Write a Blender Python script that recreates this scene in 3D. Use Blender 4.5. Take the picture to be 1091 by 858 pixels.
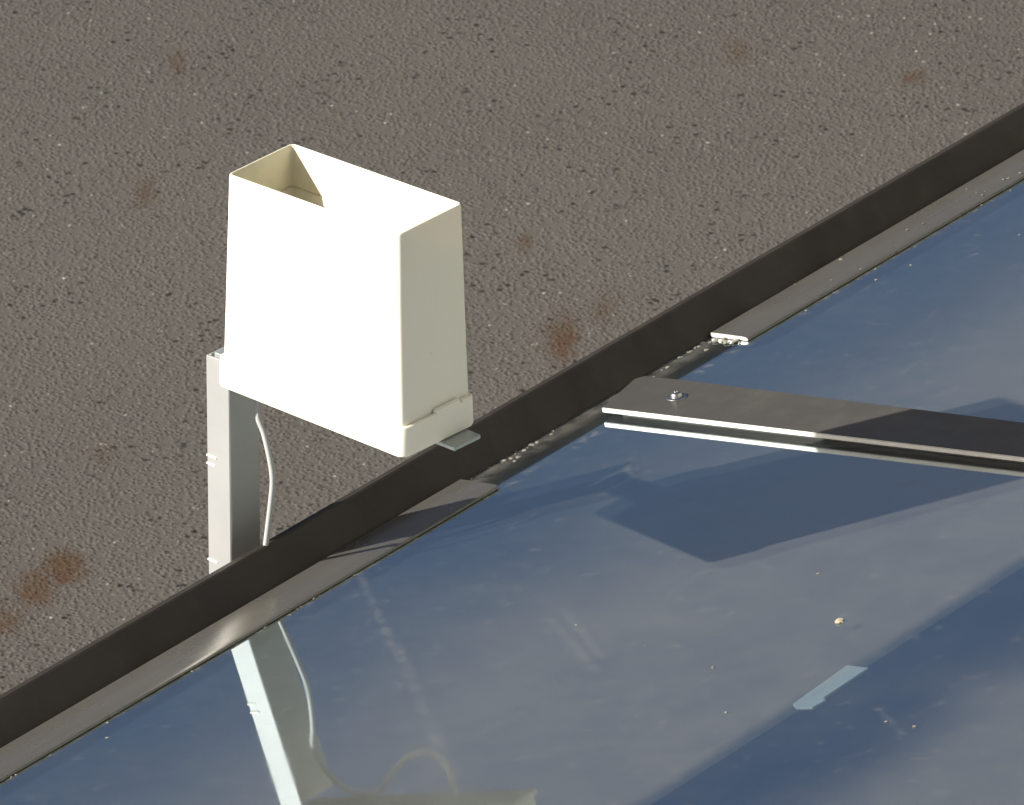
import bpy, bmesh, math, random
import numpy as np
from mathutils import Vector, Matrix, noise

for o in list(bpy.data.objects): bpy.data.objects.remove(o, do_unlink=True)
scene = bpy.context.scene
col = scene.collection
random.seed(7); rng = np.random.default_rng(7)

# ------------------------------------------------------------------ camera
PITCH, ROLL, FOC, DIST = 0.45097, 0.00268, 10525.26, 6.0
fw = Vector((0, math.cos(PITCH), -math.sin(PITCH)))
up0 = Vector((0, math.sin(PITCH), math.cos(PITCH)))
rt0 = Vector((1, 0, 0))
rt = rt0 * math.cos(ROLL) + up0 * math.sin(ROLL)
up = up0 * math.cos(ROLL) - rt0 * math.sin(ROLL)
cd = bpy.data.cameras.new('camera'); cam = bpy.data.objects.new('camera', cd); col.objects.link(cam)
cd.sensor_width = 36.0; cd.sensor_fit = 'HORIZONTAL'; cd.lens = 36.0 * FOC / 1091.0
cd.clip_start = 0.1; cd.clip_end = 2000
cam.matrix_world = Matrix(((rt.x, up.x, -fw.x, -DIST*fw.x), (rt.y, up.y, -fw.y, -DIST*fw.y), (rt.z, up.z, -fw.z, -DIST*fw.z), (0, 0, 0, 1)))
cd.dof.use_dof = True; cd.dof.focus_distance = 6.05; cd.dof.aperture_fstop = 85.0
scene.camera = cam

# ------------------------------------------------------------------ sky, sun, exposure
SUN_AZ, SUN_EL = 0.335, 0.480          # heading of the light and its elevation
world = bpy.data.worlds.new('World'); scene.world = world; world.use_nodes = True
wn = world.node_tree.nodes; wl = world.node_tree.links
sky = wn.new('ShaderNodeTexSky'); sky.sky_type = 'NISHITA'; sky.sun_disc = False
sv = Vector((math.cos(SUN_AZ)*math.cos(SUN_EL), math.sin(SUN_AZ)*math.cos(SUN_EL), -math.sin(SUN_EL)))
sky.air_density = 0.4; sky.dust_density = 2.5; sky.ozone_density = 0.0; sky.sun_elevation = SUN_EL; sky.sun_rotation = math.atan2(-sv.x, -sv.y)
wl.new(sky.outputs[0], wn['Background'].inputs[0]); wn['Background'].inputs[1].default_value = 0.046
sd = bpy.data.lights.new('sun', 'SUN'); sd.energy = 4.0; sd.angle = math.radians(0.53); sd.color = (1.0, 0.955, 0.885)
sun = bpy.data.objects.new('sun', sd); col.objects.link(sun); sun.location = (-4, -2, 4)
sun.rotation_euler = sv.to_track_quat('-Z', 'Y').to_euler()
scene.view_settings.view_transform = 'Standard'; scene.view_settings.look = 'None'
scene.view_settings.gamma = 1.0; scene.view_settings.exposure = 1.15
scene.cycles.max_bounces = 6; scene.cycles.transparent_max_bounces = 8

# ------------------------------------------------------------------ helpers
def tag(o, label=None, cat=None, group=None, kind=None):
    if label: o['label'] = label
    if cat: o['category'] = cat
    if group: o['group'] = group
    if kind: o['kind'] = kind
    return o

def empty(name, mat):
    o = bpy.data.objects.new(name, None); col.objects.link(o); o.empty_display_size = 0.05
    o.matrix_world = mat
    return o

def link(name, me, mats, parent=None, smooth=False, angle=35):
    o = bpy.data.objects.new(name, me); col.objects.link(o)
    for m in (mats if isinstance(mats, (list, tuple)) else [mats]): me.materials.append(m)
    if parent: o.parent = parent
    if smooth:
        for p in me.polygons: p.use_smooth = True
        me.set_sharp_from_angle(angle=math.radians(angle))
    return o

def prism_y(prof, y0, y1, bevel=0.0, cut0=None, segs=2):
    """extrude an (x, z) outline along y; cut0(x) shifts the y0 end"""
    bm = bmesh.new()
    a = [bm.verts.new((x, y0 + (cut0(x) if cut0 else 0), z)) for x, z in prof]
    b = [bm.verts.new((x, y1, z)) for x, z in prof]
    n = len(prof)
    bm.faces.new(a); bm.faces.new(b[::-1])
    for i in range(n): bm.faces.new((a[i], b[i], b[(i+1) % n], a[(i+1) % n]))
    bmesh.ops.recalc_face_normals(bm, faces=bm.faces)
    if bevel: bmesh.ops.bevel(bm, geom=bm.edges[:], offset=bevel, segments=segs, affect='EDGES', clamp_overlap=True)
    me = bpy.data.meshes.new('m'); bm.to_mesh(me); bm.free(); return me

def poly_z(pts, z0, z1, bevel=0.0, segs=2, sidemat=None):
    """plate with an (x, y) outline between two heights"""
    bm = bmesh.new()
    a = [bm.verts.new((x, y, z0)) for x, y in pts]; b = [bm.verts.new((x, y, z1)) for x, y in pts]
    n = len(pts)
    bm.faces.new(a); bm.faces.new(b[::-1])
    for i in range(n): bm.faces.new((a[i], b[i], b[(i+1) % n], a[(i+1) % n]))
    bmesh.ops.recalc_face_normals(bm, faces=bm.faces)
    if bevel: bmesh.ops.bevel(bm, geom=bm.edges[:], offset=bevel, segments=segs, affect='EDGES', clamp_overlap=True)
    bm.normal_update()
    if sidemat is not None:
        for f in bm.faces:
            if abs(f.normal.z) < 0.6: f.material_index = sidemat
    me = bpy.data.meshes.new('m'); bm.to_mesh(me); bm.free(); return me

def rrect(L, S, r, n=6):
    pts = []
    for cx, cy, a0 in ((L/2-r, S/2-r, 0), (-L/2+r, S/2-r, 90), (-L/2+r, -S/2+r, 180), (L/2-r, -S/2+r, 270)):
        for i in range(n+1):
            a = math.radians(a0 + 90*i/n); pts.append((cx + r*math.cos(a), cy + r*math.sin(a)))
    return pts

def loft(secs, zf=None, cap0=True, cap1=True):
    bm = bmesh.new(); rings = []
    for L, S, r, z in secs:
        rings.append([bm.verts.new((x, y, z + (zf(x, y, z) if zf else 0))) for x, y in rrect(L, S, r)])
    n = len(rings[0])
    for a, b in zip(rings, rings[1:]):
        for i in range(n): bm.faces.new((a[i], a[(i+1) % n], b[(i+1) % n], b[i]))
    if cap0: bm.faces.new(rings[0][::-1])
    if cap1: bm.faces.new(rings[-1])
    bmesh.ops.recalc_face_normals(bm, faces=bm.faces)
    me = bpy.data.meshes.new('m'); bm.to_mesh(me); bm.free(); return me

def tube(pts, r, sides=10):
    """swept round tube through a Catmull-Rom path"""
    P = [Vector(p) for p in pts]; path = []
    for i in range(len(P)-1):
        p0, p1, p2, p3 = P[max(i-1, 0)], P[i], P[i+1], P[min(i+2, len(P)-1)]
        for k in range(8):
            t = k/8
            path.append(0.5*((2*p1) + (p2-p0)*t + (2*p0-5*p1+4*p2-p3)*t*t + (-p0+3*p1-3*p2+p3)*t**3))
    path.append(P[-1])
    bm = bmesh.new(); rings = []; nrm = Vector((1, 0, 0))
    for i, p in enumerate(path):
        t = (path[min(i+1, len(path)-1)] - path[max(i-1, 0)]).normalized()
        nrm = (nrm - t*nrm.dot(t)).normalized(); bn = t.cross(nrm)
        rings.append([bm.verts.new(p + r*(nrm*math.cos(a) + bn*math.sin(a))) for a in [2*math.pi*j/sides for j in range(sides)]])
    for a, b in zip(rings, rings[1:]):
        for j in range(sides): bm.faces.new((a[j], a[(j+1) % sides], b[(j+1) % sides], b[j]))
    bm.faces.new(rings[0][::-1]); bm.faces.new(rings[-1])
    bmesh.ops.recalc_face_normals(bm, faces=bm.faces)
    me = bpy.data.meshes.new('m'); bm.to_mesh(me); bm.free(); return me

def grains(spots, sub=1):
    """many little lumps joined into one mesh: (x, y, z, rx, ry, rz)"""
    bm = bmesh.new()
    for x, y, z, a, b, c in spots:
        m = Matrix.Translation((x, y, z)) @ Matrix.Rotation(random.random()*6.28, 4, 'Z') @ Matrix.Diagonal((a, b, c, 1))
        r = bmesh.ops.create_icosphere(bm, subdivisions=sub, radius=1.0, matrix=m)
        for v in r['verts']:
            v.co += Vector((random.uniform(-1, 1)*a, random.uniform(-1, 1)*b, random.uniform(-.5, .5)*c))*0.25
    me = bpy.data.meshes.new('m'); bm.to_mesh(me); bm.free(); return me

# ------------------------------------------------------------------ material helpers
class NT:
    def __init__(s, name):
        s.m = bpy.data.materials.new(name); s.m.use_nodes = True
        s.n = s.m.node_tree.nodes; s.l = s.m.node_tree.links
        s.b = s.n['Principled BSDF']; s.out = s.n['Material Output']
        s.tc = None
    def node(s, t, **kw):
        x = s.n.new(t)
        for k, v in kw.items(): setattr(x, k, v)
        return x
    def co(s, which='Object'):
        if not s.tc: s.tc = s.node('ShaderNodeTexCoord')
        return s.tc.outputs[which]
    def set(s, node, i, v):
        if hasattr(v, 'is_output'): s.l.new(v, node.inputs[i])
        else: node.inputs[i].default_value = v
    def math(s, op, a, b=0.0, c=None, clamp=False):
        x = s.node('ShaderNodeMath', operation=op, use_clamp=clamp); s.set(x, 0, a); s.set(x, 1, b)
        if c is not None: s.set(x, 2, c)
        return x.outputs[0]
    def vmath(s, op, a, b=(0, 0, 0)):
        x = s.node('ShaderNodeVectorMath', operation=op); s.set(x, 0, a); s.set(x, 1, b)
        return x.outputs['Value'] if op in ('LENGTH', 'DOT_PRODUCT', 'DISTANCE') else x.outputs['Vector']
    def noise(s, scale, detail=3.0, rough=0.55, vec=None, out=0):
        x = s.node('ShaderNodeTexNoise'); s.l.new(vec if vec is not None else s.co(), x.inputs['Vector'])
        x.inputs['Scale'].default_value = scale; x.inputs['Detail'].default_value = detail; x.inputs['Roughness'].default_value = rough
        return x.outputs[out]
    def voro(s, scale, vec=None, feature='F1', out='Distance'):
        x = s.node('ShaderNodeTexVoronoi', feature=feature); s.l.new(vec if vec is not None else s.co(), x.inputs['Vector'])
        x.inputs['Scale'].default_value = scale
        return x.outputs[out]
    def ramp(s, f, a, b, lo=0.0, hi=1.0, smooth=True):
        x = s.node('ShaderNodeMapRange', interpolation_type='SMOOTHSTEP' if smooth else 'LINEAR')
        s.set(x, 0, f); s.set(x, 1, a); s.set(x, 2, b); s.set(x, 3, lo); s.set(x, 4, hi)
        return x.outputs[0]
    def mix(s, f, a, b):
        x = s.node('ShaderNodeMix', data_type='RGBA')
        s.set(x, 0, f); s.set(x, 6, a if hasattr(a, 'is_output') else (*a, 1)); s.set(x, 7, b if hasattr(b, 'is_output') else (*b, 1))
        return x.outputs[2]
    def bump(s, h, strength=0.3, dist=0.001):
        x = s.node('ShaderNodeBump'); x.inputs['Strength'].default_value = strength; x.inputs['Distance'].default_value = dist
        s.l.new(h, x.inputs['Height']); s.l.new(x.outputs[0], s.b.inputs['Normal']); return x.outputs[0]
    def base(s, colr, rough=0.5, metal=0.0, spec=0.5):
        for k, v in (('Base Color', colr if hasattr(colr, 'is_output') else (*colr, 1)), ('Roughness', rough), ('Metallic', metal), ('Specular IOR Level', spec)):
            s.set(s.b, k, v)
        return s.m

def M_plastic():
    t = NT('cream_plastic')
    c = t.mix(t.ramp(t.noise(9, 4), .35, .75), (.84, .805, .69), (.82, .785, .66))
    c = t.mix(t.ramp(t.noise(240, 3, .7), .66, .78, 0, .35), c, (.45, .41, .30))
    m = t.base(c, t.ramp(t.noise(30, 3), .3, .7, .38, .55), 0, .45)
    t.b.inputs['Subsurface Weight'].default_value = .25; t.b.inputs['Subsurface Radius'].default_value = (1, .9, .6); t.b.inputs['Subsurface Scale'].default_value = .0015
    t.bump(t.noise(500, 2), .08, .0005); return m

def M_inside():
    t = NT('yellowed_plastic')
    c = t.mix(t.ramp(t.noise(22, 5, .65), .4, .72), (.72, .68, .52), (.58, .56, .42))
    m = t.base(c, .55, 0, .4); t.bump(t.noise(300, 3), .1, .0005); return m

def M_post():
    t = NT('white_painted_steel')
    c = t.mix(t.ramp(t.noise(14, 5, .6), .35, .75), (.44, .445, .44), (.40, .405, .40))
    c = t.mix(t.ramp(t.noise(160, 4, .7), .66, .76, 0, .5), c, (.26, .24, .21))
    m = t.base(c, .45, .45, .5); t.bump(t.noise(200, 3), .1, .0005); return m

def M_zinc():
    t = NT('zinc_plate')
    c = t.mix(t.voro(220, out='Color'), (.36, .40, .39), (.46, .49, .47))
    return t.base(c, .38, .55, .5)

def M_bronze(name, base=(.085, .072, .060), rough=(.30, .46), metal=.55, dust=.5):
    t = NT(name)
    st = t.node('ShaderNodeMapping'); t.l.new(t.co(), st.inputs['Vector']); st.inputs['Scale'].default_value = (30, .8, 30)
    g = t.noise(14, 4, .6, vec=st.outputs[0])
    d = t.math('MULTIPLY', t.ramp(t.noise(35, 5, .7), .45, .75), dust)
    c = t.mix(g, tuple(x*.85 for x in base), tuple(x*1.2 for x in base))
    c = t.mix(d, c, (.20, .18, .155))
    m = t.base(c, t.ramp(t.noise(18, 4), .3, .75, rough[0], rough[1]), metal, .5)
    t.bump(t.math('ADD', g, t.noise(260, 3)), .06, .0004); return m

def M_cut():
    t = NT('bare_aluminium_edge')
    c = t.mix(t.noise(150, 4, .7), (.62, .58, .50), (.80, .77, .70))
    return t.base(c, .42, .35, .5)

def M_steel():
    t = NT('screw_steel'); return t.base((.50, .50, .49), .32, 1.0)

def M_sheet():
    t = NT('blue_grey_sheet')
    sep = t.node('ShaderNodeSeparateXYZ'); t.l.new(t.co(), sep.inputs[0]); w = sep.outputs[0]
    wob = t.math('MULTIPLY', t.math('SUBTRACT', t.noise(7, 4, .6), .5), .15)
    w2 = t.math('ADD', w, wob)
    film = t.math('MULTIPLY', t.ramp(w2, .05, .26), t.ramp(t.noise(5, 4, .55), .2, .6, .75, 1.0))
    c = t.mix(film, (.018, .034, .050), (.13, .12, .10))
    c = t.mix(t.ramp(t.noise(60, 4, .6), .35, .75, 0, .12), c, (.24, .22, .19))
    return t.base(c, .7, 0, .3)

def M_beam():
    t = NT('blue_painted_beam')
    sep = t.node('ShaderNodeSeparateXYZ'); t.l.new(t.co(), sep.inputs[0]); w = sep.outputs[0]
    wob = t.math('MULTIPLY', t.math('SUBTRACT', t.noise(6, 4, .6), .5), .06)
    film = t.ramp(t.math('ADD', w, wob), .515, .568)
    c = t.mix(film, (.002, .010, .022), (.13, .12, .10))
    return t.base(c, .6, 0, .3)

def M_clip():
    t = NT('pale_clip'); c = t.mix(t.noise(60, 3), (.60, .67, .67), (.68, .75, .75)); return t.base(c, .5, 0, .4)

STREAKS = [((.030, -.018), (.1083, -.0911), .0022, .30), ((.1083, -.0911), (.1549, -.1321), .0032, .40), ((.1549, -.1321), (.2274, -.2022), .0030, .22), ((.2274, -.2022), (.3032, -.2757), .0038, .20),
           ((.196, -.0426), (.2693, -.099), .0028, .20), ((.2018, -.0331), (.2733, -.0902), .0026, .18), ((.085, .188), (.135, .140), .0016, .22), ((.49, -.108), (.53, -.138), .0022, .22)]
def M_glass():
    t = NT('dusty_glass'); t.n.remove(t.b)
    co = t.co()
    warp = t.vmath('SCALE', t.vmath('SUBTRACT', t.noise(45, 4, .65, out=1), (.5, .5, .5))); t.n[-1].inputs['Scale'].default_value = .008
    q = t.vmath('ADD', co, warp)
    d = t.math('ADD', .014, t.ramp(t.noise(6, 5, .62), .40, .8, 0, .05))
    d = t.math('ADD', d, t.ramp(t.noise(70, 5, .65), .55, .78, 0, .12))
    sx = t.node('ShaderNodeSeparateXYZ'); t.l.new(q, sx.inputs[0])
    hz = t.math('ADD', sx.outputs[0], t.math('MULTIPLY', t.math('SUBTRACT', t.noise(4, 3, .5), .5), .14))
    band = t.math('MAXIMUM', t.ramp(sx.outputs[0], .445, .430), t.ramp(hz, .480, .600))
    d = t.math('ADD', d, t.math('MULTIPLY', t.math('MULTIPLY', t.ramp(hz, .0, .30), band), t.ramp(t.noise(22, 4, .6), .3, .7, .135, .18)))
    edge = t.math('MULTIPLY', t.ramp(sx.outputs[0], .020, .002), t.ramp(t.noise(60, 5, .7), .35, .65, .2, 1.0))
    gap = t.math('MULTIPLY', t.ramp(sx.outputs[1], .10, .13), t.ramp(sx.outputs[1], .42, .39))
    d = t.math('ADD', d, t.math('MULTIPLY', t.math('MULTIPLY', edge, gap), .28))
    lip = t.math('MULTIPLY', t.ramp(t.math('ABSOLUTE', t.math('SUBTRACT', sx.outputs[0], .031)), .006, .0), t.ramp(t.noise(90, 5, .7), .48, .66))
    d = t.math('ADD', d, t.math('MULTIPLY', lip, .25))
    d = t.math('ADD', d, t.math('MULTIPLY', t.ramp(t.voro(16), .022, .006), .35))
    for a, b, r, k in STREAKS:
        A = Vector((*a, 0)); B = Vector((*b, 0)); AB = B-A; L2 = AB.length_squared
        h = t.math('DIVIDE', t.vmath('DOT_PRODUCT', t.vmath('SUBTRACT', q, A), AB), L2, clamp=True)
        x = t.node('ShaderNodeVectorMath', operation='SCALE'); x.inputs[0].default_value = AB; t.l.new(h, x.inputs['Scale'])
        dist = t.vmath('LENGTH', t.vmath('MULTIPLY', t.vmath('SUBTRACT', t.vmath('SUBTRACT', q, A), x.outputs[0]), (1, 1, 0)))
        s = t.math('MULTIPLY', t.ramp(dist, r*2.0, 0.0, 0, k*.45), t.ramp(t.noise(60, 5, .75), .36, .66, .1, 1.0))
        d = t.math('ADD', d, s)
    tr = t.node('ShaderNodeBsdfTransparent'); tr.inputs[0].default_value = (.86, .90, .92, 1)
    gl = t.node('ShaderNodeBsdfGlossy'); gl.inputs['Color'].default_value = (.82, .95, 1.0, 1)
    t.l.new(t.ramp(t.noise(20, 4), .3, .7, .025, .07), gl.inputs['Roughness'])
    bp = t.node('ShaderNodeBump'); bp.inputs['Strength'].default_value = .05; bp.inputs['Distance'].default_value = .001
    t.l.new(t.noise(9, 2), bp.inputs['Height']); t.l.new(bp.outputs[0], gl.inputs['Normal'])
    ge = t.node('ShaderNodeNewGeometry')
    cs = t.math('ABSOLUTE', t.vmath('DOT_PRODUCT', ge.outputs['Incoming'], ge.outputs['True Normal']))
    fr = t.math('ADD', .50, t.math('MULTIPLY', .50, t.math('POWER', t.math('SUBTRACT', 1.0, cs), 5.0)))
    m1 = t.node('ShaderNodeMixShader'); t.l.new(fr, m1.inputs[0]); t.l.new(tr.outputs[0], m1.inputs[1]); t.l.new(gl.outputs[0], m1.inputs[2])
    df = t.node('ShaderNodeBsdfDiffuse'); df.inputs[0].default_value = (.27, .262, .24, 1)
    m2 = t.node('ShaderNodeMixShader'); t.l.new(t.math('MINIMUM', d, .8), m2.inputs[0]); t.l.new(m1.outputs[0], m2.inputs[1]); t.l.new(df.outputs[0], m2.inputs[2])
    t.l.new(m2.outputs[0], t.out.inputs[0]); return t.m

def M_clear():
    t = NT('clear_glass_body'); t.n.remove(t.b)
    tr = t.node('ShaderNodeBsdfTransparent'); tr.inputs[0].default_value = (.94, .97, .96, 1)
    t.l.new(tr.outputs[0], t.out.inputs[0]); return t.m

def M_crust():
    t = NT('lichen_crust'); c = t.mix(t.noise(120, 4, .7), (.16, .145, .115), (.30, .285, .25)); return t.base(c, .9, 0, .2)

def M_concrete():
    t = NT('concrete'); c = t.mix(t.noise(8, 6, .6), (.22, .21, .19), (.33, .32, .29)); m = t.base(c, .85, 0, .3); t.bump(t.noise(60, 5), .3, .003); return m

STAINS = [(.043, 2.188, .019, .066, .75), (.077, 2.248, .015, .036, .45), (.010, 2.385, .010, .026, .5), (-.363, 1.757, .024, .042, .95), (-.385, 1.717, .022, .045, .8),
          (-.406, 1.660, .018, .035, .6), (-.303, 2.772, .010, .038, .6), (-.322, 2.487, .012, .046, .5), (-.339, 1.963, .012, .03, .3), (.362, 2.739, .014, .022, .6), (.203, 2.796, .012, .035, .45)]
def stain_mask(t, pos):
    warp = t.node('ShaderNodeVectorMath', operation='SCALE')
    t.l.new(t.vmath('SUBTRACT', t.noise(55, 5, .7, vec=pos, out=1), (.5, .5, .5)), warp.inputs[0]); warp.inputs['Scale'].default_value = .035
    q = t.vmath('ADD', pos, warp.outputs[0]); tot = None
    for x, y, rx, ry, k in STAINS:
        e = t.vmath('LENGTH', t.vmath('MULTIPLY', t.vmath('SUBTRACT', q, (x, y, 0)), (1/rx, 1/ry, 0)))
        s = t.ramp(e, 1.15, .15, 0, k); tot = s if tot is None else t.math('MAXIMUM', tot, s)
    return t.math('MULTIPLY', tot, t.ramp(t.noise(170, 3, .6, vec=pos), .3, .6, .7, 1.35), clamp=True)

def stain_colour(t, pos):
    return t.mix(t.ramp(t.noise(40, 3, vec=pos), .4, .6), (.066, .031, .015), (.066, .043, .022))

def M_asphalt():
    t = NT('asphalt_binder')
    pos = t.node('ShaderNodeNewGeometry').outputs['Position']
    c = t.mix(t.ramp(t.noise(1.6, 4, vec=pos), .35, .65), (.070, .063, .055), (.090, .082, .070))
    c = t.mix(t.ramp(t.voro(210, vec=pos, out='Color'), 0, 1), c, t.mix(t.noise(300, 2, vec=pos), (.042, .039, .035), (.135, .125, .11)))
    pit_shade = t.math('MULTIPLY', t.ramp(t.voro(75, vec=pos), .25, .14), t.ramp(t.noise(14, 3, vec=pos), .46, .58))  # shade of small pits painted as dark spots, no hollow modelled
    c = t.mix(pit_shade, c, (.016, .014, .012))
    c = t.mix(stain_mask(t, pos), c, stain_colour(t, pos))
    m = t.base(c, .8, 0, .35)
    h = t.math('ADD', t.ramp(t.voro(210, vec=pos), .6, .1), t.math('MULTIPLY', t.noise(400, 3, vec=pos), .6))
    t.bump(h, .55, .0015); return m

def M_stone():
    t = NT('asphalt_stone')
    pos = t.node('ShaderNodeNewGeometry').outputs['Position']
    oi = t.node('ShaderNodeObjectInfo').outputs['Random']
    r = t.node('ShaderNodeValToRGB'); t.l.new(oi, r.inputs[0]); e = r.color_ramp.elements
    e[0].position = .05; e[0].color = (.087, .080, .070, 1); e[1].position = .55; e[1].color = (.110, .102, .090, 1)
    for p, cc in ((.0, (.03, .027, .024, 1)), (.045, (.04, .036, .031, 1)), (.85, (.130, .120, .106, 1)), (.975, (.165, .15, .13, 1)), (.992, (.42, .40, .36, 1))):
        x = r.color_ramp.elements.new(p); x.color = cc
    big = t.ramp(t.noise(2.2, 4, vec=pos), .3, .7, .82, 1.12)
    c = t.mix(t.ramp(t.noise(420, 3, .6, vec=pos), .35, .7), r.outputs[0], (.075, .067, .058))
    sc = t.node('ShaderNodeVectorMath', operation='SCALE'); t.l.new(c, sc.inputs[0]); t.l.new(big, sc.inputs['Scale'])
    pit_shade = t.math('MULTIPLY', t.ramp(t.voro(75, vec=pos), .25, .14), t.ramp(t.noise(14, 3, vec=pos), .46, .58))  # same painted pit shade carried onto the stones
    c = t.mix(pit_shade, sc.outputs[0], (.022, .019, .016))
    c = t.mix(stain_mask(t, pos), c, stain_colour(t, pos))
    m = t.base(c, t.ramp(oi, .9, 1.0, .75, .42), 0, .45)
    return m

PL, INN, POST, ZINC, CUT, STEEL = M_plastic(), M_inside(), M_post(), M_zinc(), M_cut(), M_steel()
RAILM = M_bronze('dark_bronze_rail', (.020, .0152, .0105), (.6, .75), .0, .06)
STRIPM = M_bronze('brown_anodised_strip', (.066, .062, .054), (.42, .55), .12, .15)
COVERM = M_bronze('brown_cover_strip', (.22, .208, .182), (.24, .36), .65, .30)
t = NT('cable_sheath'); CABM = t.base(t.mix(t.noise(60, 4, .7), (.46, .46, .45), (.36, .36, .35)), .5)
SHEET, BEAM, CLIP, GLASS, CLEAR, CRUST, CONC, ASPH, STONE = M_sheet(), M_beam(), M_clip(), M_glass(), M_clear(), M_crust(), M_concrete(), M_asphalt(), M_stone()

# ------------------------------------------------------------------ ground
GZ = -1.0
me = bpy.data.meshes.new('m'); me.from_pydata([(-60, -40, GZ), (60, -40, GZ), (60, 80, GZ), (-60, 80, GZ)], [], [(0, 1, 2, 3)])
ground = link('asphalt_ground', me, ASPH); tag(ground, 'grey brown asphalt ground with rusty stains', 'ground', kind='structure')

# rolled-in aggregate: stone instances scattered over the visible patch
def stone_mesh(i):
    bm = bmesh.new(); bmesh.ops.create_icosphere(bm, subdivisions=1, radius=1.0)
    for v in bm.verts:
        k = 1 + 0.28*noise.noise(v.co*1.7 + Vector((i*7.3, i*3.1, 0))) + random.uniform(-.12, .12)
        v.co *= k; v.co.z = min(v.co.z, .55 + random.uniform(-.08, .08))*.5
    me = bpy.data.meshes.new('stone'); bm.to_mesh(me); bm.free(); me.materials.append(STONE); return me
stone_col = bpy.data.collections.new('stone_shapes')
for i in range(6):
    stone_col.objects.link(bpy.data.objects.new('stone', stone_mesh(i)))
me = bpy.data.meshes.new('m'); me.from_pydata([(-.62, 1.05, GZ), (.62, 1.05, GZ), (.62, 3.05, GZ), (-.62, 3.05, GZ)], [], [(0, 1, 2, 3)])
agg = link('asphalt_aggregate', me, STONE, ground); tag(agg, kind='stuff')
ng = bpy.data.node_groups.new('aggregate', 'GeometryNodeTree')
ng.interface.new_socket('Geometry', in_out='INPUT', socket_type='NodeSocketGeometry'); ng.interface.new_socket('Geometry', in_out='OUTPUT', socket_type='NodeSocketGeometry')
N = ng.nodes; L = ng.links
gi = N.new('NodeGroupInput'); go = N.new('NodeGroupOutput')
ds = N.new('GeometryNodeDistributePointsOnFaces'); ds.distribute_method = 'RANDOM'; ds.inputs['Density'].default_value = 130000; ds.inputs['Seed'].default_value = 3
ci = N.new('GeometryNodeCollectionInfo'); ci.inputs['Collection'].default_value = stone_col; ci.inputs['Separate Children'].default_value = True; ci.inputs['Reset Children'].default_value = True
ip = N.new('GeometryNodeInstanceOnPoints'); ip.inputs['Pick Instance'].default_value = True
rv = N.new('FunctionNodeRandomValue'); rv.data_type = 'FLOAT_VECTOR'; rv.inputs[0].default_value = (-.2, -.2, 0); rv.inputs[1].default_value = (.2, .2, 6.28)
rs = N.new('FunctionNodeRandomValue'); rs.data_type = 'FLOAT'; rs.inputs[2].default_value = 0.0; rs.inputs[3].default_value = 1.0; rs.inputs['Seed'].default_value = 5
pw = N.new('ShaderNodeMath'); pw.operation = 'POWER'; L.new(rs.outputs[1], pw.inputs[0]); pw.inputs[1].default_value = 2.6
mr = N.new('ShaderNodeMapRange'); L.new(pw.outputs[0], mr.inputs[0]); mr.inputs[3].default_value = .0007; mr.inputs[4].default_value = .0021
rz = N.new('FunctionNodeRandomValue'); rz.data_type = 'FLOAT'; rz.inputs[2].default_value = -.0009; rz.inputs[3].default_value = -.0001; rz.inputs['Seed'].default_value = 9
cx = N.new('ShaderNodeCombineXYZ'); L.new(rz.outputs[1], cx.inputs[2])
sp = N.new('GeometryNodeSetPosition'); L.new(cx.outputs[0], sp.inputs['Offset'])
L.new(gi.outputs[0], ds.inputs['Mesh']); L.new(ds.outputs['Points'], sp.inputs['Geometry']); L.new(sp.outputs[0], ip.inputs['Points'])
L.new(ci.outputs[0], ip.inputs['Instance']); L.new(rv.outputs[0], ip.inputs['Rotation']); L.new(mr.outputs[0], ip.inputs['Scale']); L.new(ip.outputs[0], go.inputs[0])
md = agg.modifiers.new('aggregate', 'NODES'); md.node_group = ng

# ------------------------------------------------------------------ glass roof (local frame: x up the slope, y along the rail, z off the glass)
O = Vector((-.10759251, .08944, -.15043)); RD = Vector((.59879012, .80090598, 0)); US = Vector((.78671685, -.58818175, .1874002)); NN = Vector((-.15008994, .11221339, .98228365))
ROOF = Matrix(((US.x, RD.x, NN.x, O.x), (US.y, RD.y, NN.y, O.y), (US.z, RD.z, NN.z, O.z), (0, 0, 0, 1)))
roof = empty('glass_roof', ROOF); tag(roof, 'low sloping glass roof with dark bronze edge rail and brown metal strips', 'glass roof')
Y0, Y1, X1 = -.80, 2.4, 1.05

# pane: a 4 mm slab whose top carries dust and reflections
bm = bmesh.new()
v = [bm.verts.new(p) for p in ((-.004, Y0, 0), (X1, Y0, 0), (X1, Y1, 0), (-.004, Y1, 0), (-.004, Y0, -.004), (X1, Y0, -.004), (X1, Y1, -.004), (-.004, Y1, -.004))]
bm.faces.new(v[:4])
for f in ((7, 6, 5, 4), (0, 4, 5, 1), (1, 5, 6, 2), (2, 6, 7, 3), (3, 7, 4, 0)): bm.faces.new([v[i] for i in f]).material_index = 1
me = bpy.data.meshes.new('m'); bm.to_mesh(me); bm.free()
pane = link('glass_pane', me, [GLASS, CLEAR], roof)
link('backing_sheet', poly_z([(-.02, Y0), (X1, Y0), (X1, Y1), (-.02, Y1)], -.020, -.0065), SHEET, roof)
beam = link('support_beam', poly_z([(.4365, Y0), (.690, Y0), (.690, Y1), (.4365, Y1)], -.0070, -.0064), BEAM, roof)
clip = link('glazing_clip', poly_z([(.4300, -.1100), (.4262, -.0492), (.4420, -.0490), (.4430, -.0968), (.4465, -.0990), (.4455, -.1115), (.4360, -.1145)], -.0058, -.0042, .0003), CLIP, beam)

# edge rail: slanted inner face, narrow rounded top, outer face hanging below the glass
rail_prof = [(-.003, -.0002), (-.003, -.024), (-.0245, -.024), (-.0245, .0215), (-.0225, .0234), (-.0172, .0234)]
link('edge_rail', prism_y(rail_prof, Y0, Y1, .0006), RAILM, roof, True, 20)

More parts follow.
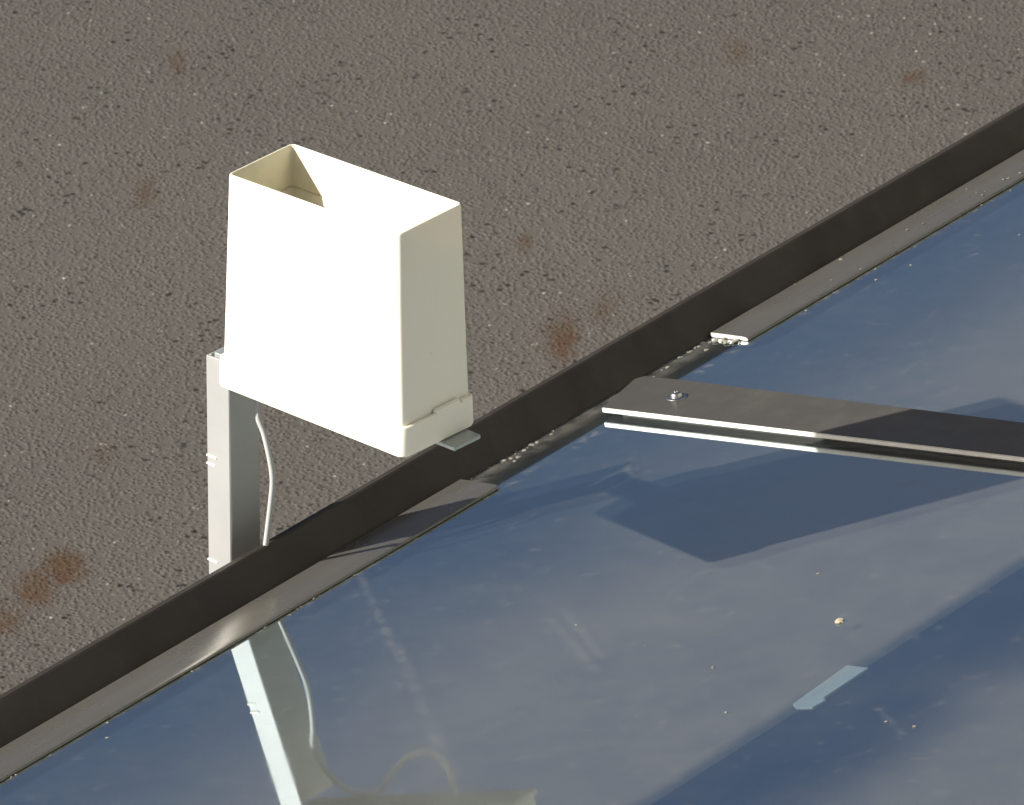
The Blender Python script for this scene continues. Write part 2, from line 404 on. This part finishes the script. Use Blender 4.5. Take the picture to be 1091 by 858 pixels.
# cover strips lying along the rail
def cover(y0, y1, c0=None, w=.0295):
    prof = [(-.0015, .0003), (w, .0003), (w, .0018), (w-.003, .0028), (.004, .0034), (-.0015, .0034)]
    return prism_y(prof, y0, y1, .0003, c0)
def with_cut_end(me):
    for p in me.polygons:
        if abs(p.normal.y) > .8: p.material_index = 1
    return me
link('cover_strip', with_cut_end(cover(Y0, .128)), [COVERM, CUT], roof, True, 25)
link('cover_strip', with_cut_end(cover(.398, Y1, None, .0285)), [COVERM, CUT], roof, True, 25)

# cross strip on the glass with its screw
cross = link('cross_strip', poly_z([(.0177, .2538), (X1, .2457), (X1, .2840), (.046, .3113), (.010, .3110), (.0063, .3046)], .0034, .0066, .0004, 2, 1), [STRIPM, CUT], roof, True, 25)
link('seal', poly_z([(.030, .2585), (X1-.01, .2500), (X1-.01, .2790), (.030, .300)], .0002, .0033), STRIPM, cross)
sx, sy = .0565, .2828
bm = bmesh.new(); secs = [(.0058, .0075), (.0060, .0079), (.0056, .0083)]
def disc(bm, rings, n=24):
    R = []
    for r, z in rings: R.append([bm.verts.new((sx + r*math.cos(6.28319*i/n), sy + r*math.sin(6.28319*i/n), z)) for i in range(n)])
    for a, b in zip(R, R[1:]):
        for i in range(n): bm.faces.new((a[i], a[(i+1) % n], b[(i+1) % n], b[i]))
    bm.faces.new(R[-1]); bmesh.ops.recalc_face_normals(bm, faces=bm.faces)
disc(bm, [(.0066, .0065), (.0068, .0069), (.0064, .0074), (.0030, .0076)])
me = bpy.data.meshes.new('m'); bm.to_mesh(me); bm.free(); wash = link('washer', me, STEEL, cross, True, 50)
bm = bmesh.new(); disc(bm, [(.0040, .0074), (.0040, .0083), (.0036, .0094), (.0026, .0102), (.0015, .0105), (.0013, .0096)])
me = bpy.data.meshes.new('m'); bm.to_mesh(me); bm.free(); link('screw_head', me, STEEL, cross, True, 50)

# crusts of lichen and grit caught along the edges
sp_ = []
for _ in range(60):
    y = random.uniform(.131, .394); x = abs(random.gauss(0, .005)) - .002
    if .235 < y < .32: continue
    r = random.uniform(.0004, .0013); sp_.append((x, y, .0002, r*1.6, r*1.2, r*.35))
for _ in range(50):
    y = random.uniform(-.42, .75); y2 = y
    if .125 < y < .40: continue
    x = .0300 + abs(random.gauss(0, .0016)); r = random.uniform(.0003, .0008); sp_.append((x, y2, .0002, r, r*2.0, r*.4))
for _ in range(16):
    y = random.uniform(.405, .78); x = random.uniform(-.001, .028); r = random.uniform(.0004, .0010); sp_.append((x, y, .0036, r, r*1.6, r*.5))
for _ in range(14):
    sp_.append((random.uniform(.006, .026), .396 + random.uniform(-.006, .001), .0008, random.uniform(.001, .003), .0012, .0007))
for _ in range(16):
    a = random.uniform(.02, .62); b = random.uniform(-.40, .70); r = random.uniform(.0003, .0009); sp_.append((a, b, .0003, r, r*1.3, r*.4))
for a, b in ((.3261, .0616), (.3539, -.0852), (.4053, -.1423), (.51, -.1262), (.531, -.1273), (.045, .52), (.052, .55)):
    sp_.append((a, b, .0003, .0010, .0012, .0004))
tag(link('lichen_crust', grains(sp_), CRUST, roof), kind='stuff')

# concrete upstand the roof sits on
def plinth(x0, x1, y0, y1):
    """four-sided kerb piece from the ground to just under the sheet"""
    bm = bmesh.new(); inv = ROOF.inverted(); vs = []
    for x, y in ((x0, y0), (x1, y0), (x1, y1), (x0, y1)):
        t = Vector((x, y, -.025)); wt = ROOF @ t; wb = Vector((wt.x, wt.y, GZ)); vs.append((bm.verts.new(t), bm.verts.new(inv @ wb)))
    bm.faces.new([a for a, b in vs]); bm.faces.new([b for a, b in vs][::-1])
    for i in range(4): bm.faces.new((vs[i][0], vs[i][1], vs[(i+1) % 4][1], vs[(i+1) % 4][0]))
    bmesh.ops.recalc_face_normals(bm, faces=bm.faces)
    me = bpy.data.meshes.new('m'); bm.to_mesh(me); bm.free(); return me
link('plinth', plinth(-.012, X1-.01, Y0+.01, Y1-.01), CONC, roof)

# the house wall the lean-to roof leans on
UH = Vector((.80090598, -.59879012, 0))
HM = Matrix(((UH.x, RD.x, 0, O.x), (UH.y, RD.y, 0, O.y), (0, 0, 1, 0), (0, 0, 0, 1)))
house = empty('house_wall', HM); tag(house, 'cream rendered house wall at the upper edge of the glass roof', 'wall')
def M_render():
    t = NT('cream_render'); c = t.mix(t.noise(3, 5, .6), (.38, .37, .315), (.43, .415, .355)); m = t.base(c, .9, 0, .2); t.bump(t.noise(120, 4), .3, .002); return m
link('wall_face', poly_z([(1.038, -.10), (1.33, -.10), (1.33, 5.2), (1.038, 5.2)], GZ+.30, 4.2, .004), M_render(), house)
link('base_course', poly_z([(1.042, -.09), (1.32, -.09), (1.32, 5.19), (1.042, 5.19)], GZ, GZ+.298, .004), CONC, house)

# ------------------------------------------------------------------ rain gauge (local frame: x along the long side, y along the short side)
AZ = .72572
gd = Vector((math.cos(AZ), -math.sin(AZ), 0)); gs = Vector((math.sin(AZ), math.cos(AZ), 0))
base_c = Vector((-.10087, 0, -.00186))
GM = Matrix(((gd.x, gs.x, 0, base_c.x), (gd.y, gs.y, 0, base_c.y), (gd.z, gs.z, 1, base_c.z), (0, 0, 0, 1)))
gauge = empty('rain_gauge', GM); tag(gauge, 'white open topped plastic rain gauge box on a steel angle post', 'rain gauge')
H = .1445
tilt = lambda x, y, z: (x*.018 + y*.024)*max(0, (z-.02)/(H-.02))
Lt, St, Lb, Sb = .1400, .0578, .1482, .0623
def dim(z, inset=0): k = (z-.02)/(H-.02); return (Lb+(Lt-Lb)*k-2*inset, Sb+(St-Sb)*k-2*inset)
secs = []
for z, ins, r in ((.012, 0, .0042), (.05, 0, .0042), (.10, 0, .0040), (H-.0012, 0, .0038), (H-.0003, .0003, .0036), (H, .0008, .0032), (H-.0001, .0013, .0028), (H-.0012, .0017, .0026), (H-.028, .0020, .0024)):
    l, s = dim(z, ins); secs.append((l, s, max(r, .0015), z))
me = loft(secs, tilt, True, False)
for i, p in enumerate(me.polygons):
    if i >= 28*6 and len(p.vertices) == 4: p.material_index = 1
body = link('body', me, [PL, INN], gauge, True, 40)
l, s = dim(H-.028, .0020)
funnel = link('funnel', loft([(l-.0002, s-.0002, .0024, H-.0282), (l-.010, s-.010, .004, H-.036), (l-.062, s-.036, .005, H-.062), (.016, .012, .005, H-.074), (.010, .010, .0045, H-.085)], tilt, False, True), INN, gauge, True, 40)
Lc, Sc = .1552, .0668
collar = link('collar', loft([(Lc-.020, Sc-.020, .004, .0145), (Lc-.0165, Sc-.0165, .004, .0145), (Lc-.0155, Sc-.0155, .004, .0005), (Lc-.004, Sc-.004, .004, 0), (Lc-.0012, Sc-.0012, .006, .0006), (Lc, Sc, .0066, .0022), (Lc-.0006, Sc-.0006, .0066, .0175), (Lc-.0012, Sc-.0012, .0062, .0196), (Lc-.0030, Sc-.0030, .0055, .0202), (Lb+.0008, Sb+.0006, .0048, .0198), (Lb-.001, Sb-.001, .004, .0185)], None, True, True), PL, gauge, True, 40)
def gbox(x0, x1, y0, y1, z0, z1, bev): return poly_z([(x0, y0), (x1, y0), (x1, y1), (x0, y1)], z0, z1, bev)
link('catch', gbox(Lc/2-.0032, Lc/2-.0002, -.004, .018, .006, .0228, .0006), PL, collar, True)
link('catch', gbox(Lc/2-.0034, Lc/2-.0006, .0195, .0285, .006, .0212, .0006), PL, collar, True)
t = NT('underside_shade'); link('shade_plate', gbox(-Lc/2+.009, Lc/2-.009, -Sc/2+.009, Sc/2-.009, .0012, .0030, .0003), t.base((.10, .10, .10), .6), collar)  # added dark sheet standing in for the shade inside the hollow underside
plate = link('mounting_plate', gbox(-Lc/2-.0335, Lc/2+.0100, .0012, .0250, -.0034, -.0004, .0005), ZINC, gauge)

# ------------------------------------------------------------------ post: steel angle whose top carries the plate
lbp = Vector((-Lc/2, -Sc/2, 0))                       # gauge's front left bottom corner in gauge frame
PC = GM @ (lbp + Vector((-.0388, .0330, -.0034)))      # outer corner of the angle, at its top
PM = Matrix(((gd.x, gs.x, 0, PC.x), (gd.y, gs.y, 0, PC.y), (0, 0, 1, GZ), (0, 0, 0, 1)))
z0 = PC.z - GZ
post = empty('mounting_post', PM); tag(post, 'pale galvanised steel angle post carrying the rain gauge outside the rail', 'post')
T = .0022
link('front_flange', poly_z([(0, 0), (.0192, 0), (.0192, T), (0, T)], 0, z0, .0004), POST, post)
link('side_flange', poly_z([(0, T+.0002), (T, T+.0002), (T, .0450), (0, .0450)], 0, z0, .0004), POST, post)
for z, w in ((z0-.0690, .0080), (z0-.0745, .0070), (z0-.1410, .0080)):
    link('notch_mark', poly_z([(-.0004, -.0005), (w, -.0005), (w, .0006), (-.0004, .0006)], z, z+.0013, .0002), PL, post)

# ------------------------------------------------------------------ cable running down beside the angle
def gp(d, z, s=.050): return GM @ (lbp + Vector((d, s, z)))
pts = [gp(.090, .006, .056), gp(.0895, -.006, .0615), gp(.088, -.022, .0615), gp(.076, -.0295, .0615), gp(.056, -.0265, .0615), gp(.039, -.0165, .0615), gp(.022, -.0055, .0615), gp(.004, -.0035, .0615), gp(-.010, -.0090, .0610), gp(-.0145, -.024, .056), gp(-.0120, -.041), gp(-.0066, -.053), gp(-.0016, -.0695), gp(.0004, -.083), gp(-.0012, -.0985), gp(-.0037, -.1155), gp(-.0054, -.1265),
       gp(-.0075, -.1420), gp(-.009, -.170, .052), gp(-.012, -.23, .056), gp(-.012, -.45, .058), gp(-.013, -.80, .058), gp(-.012, GZ+.0045, .060)]
cab = link('cable', tube(pts, .0018), CABM, None, True, 60); tag(cab, 'thin white cable hanging beside the steel angle post', 'cable')

# ------------------------------------------------------------------ chip of tan grit on the glass
me = grains([(0, 0, .0006, .0040, .0024, .0007)], 3)
chip = link('grit_chip', me, None or NT('tan_chip').base((.42, .36, .26), .8), None, True, 60); chip.matrix_world = ROOF @ Matrix.Translation((.3868, -.0008, 0))
tag(chip, 'small tan chip of grit lying alone on the glass', 'grit chip')
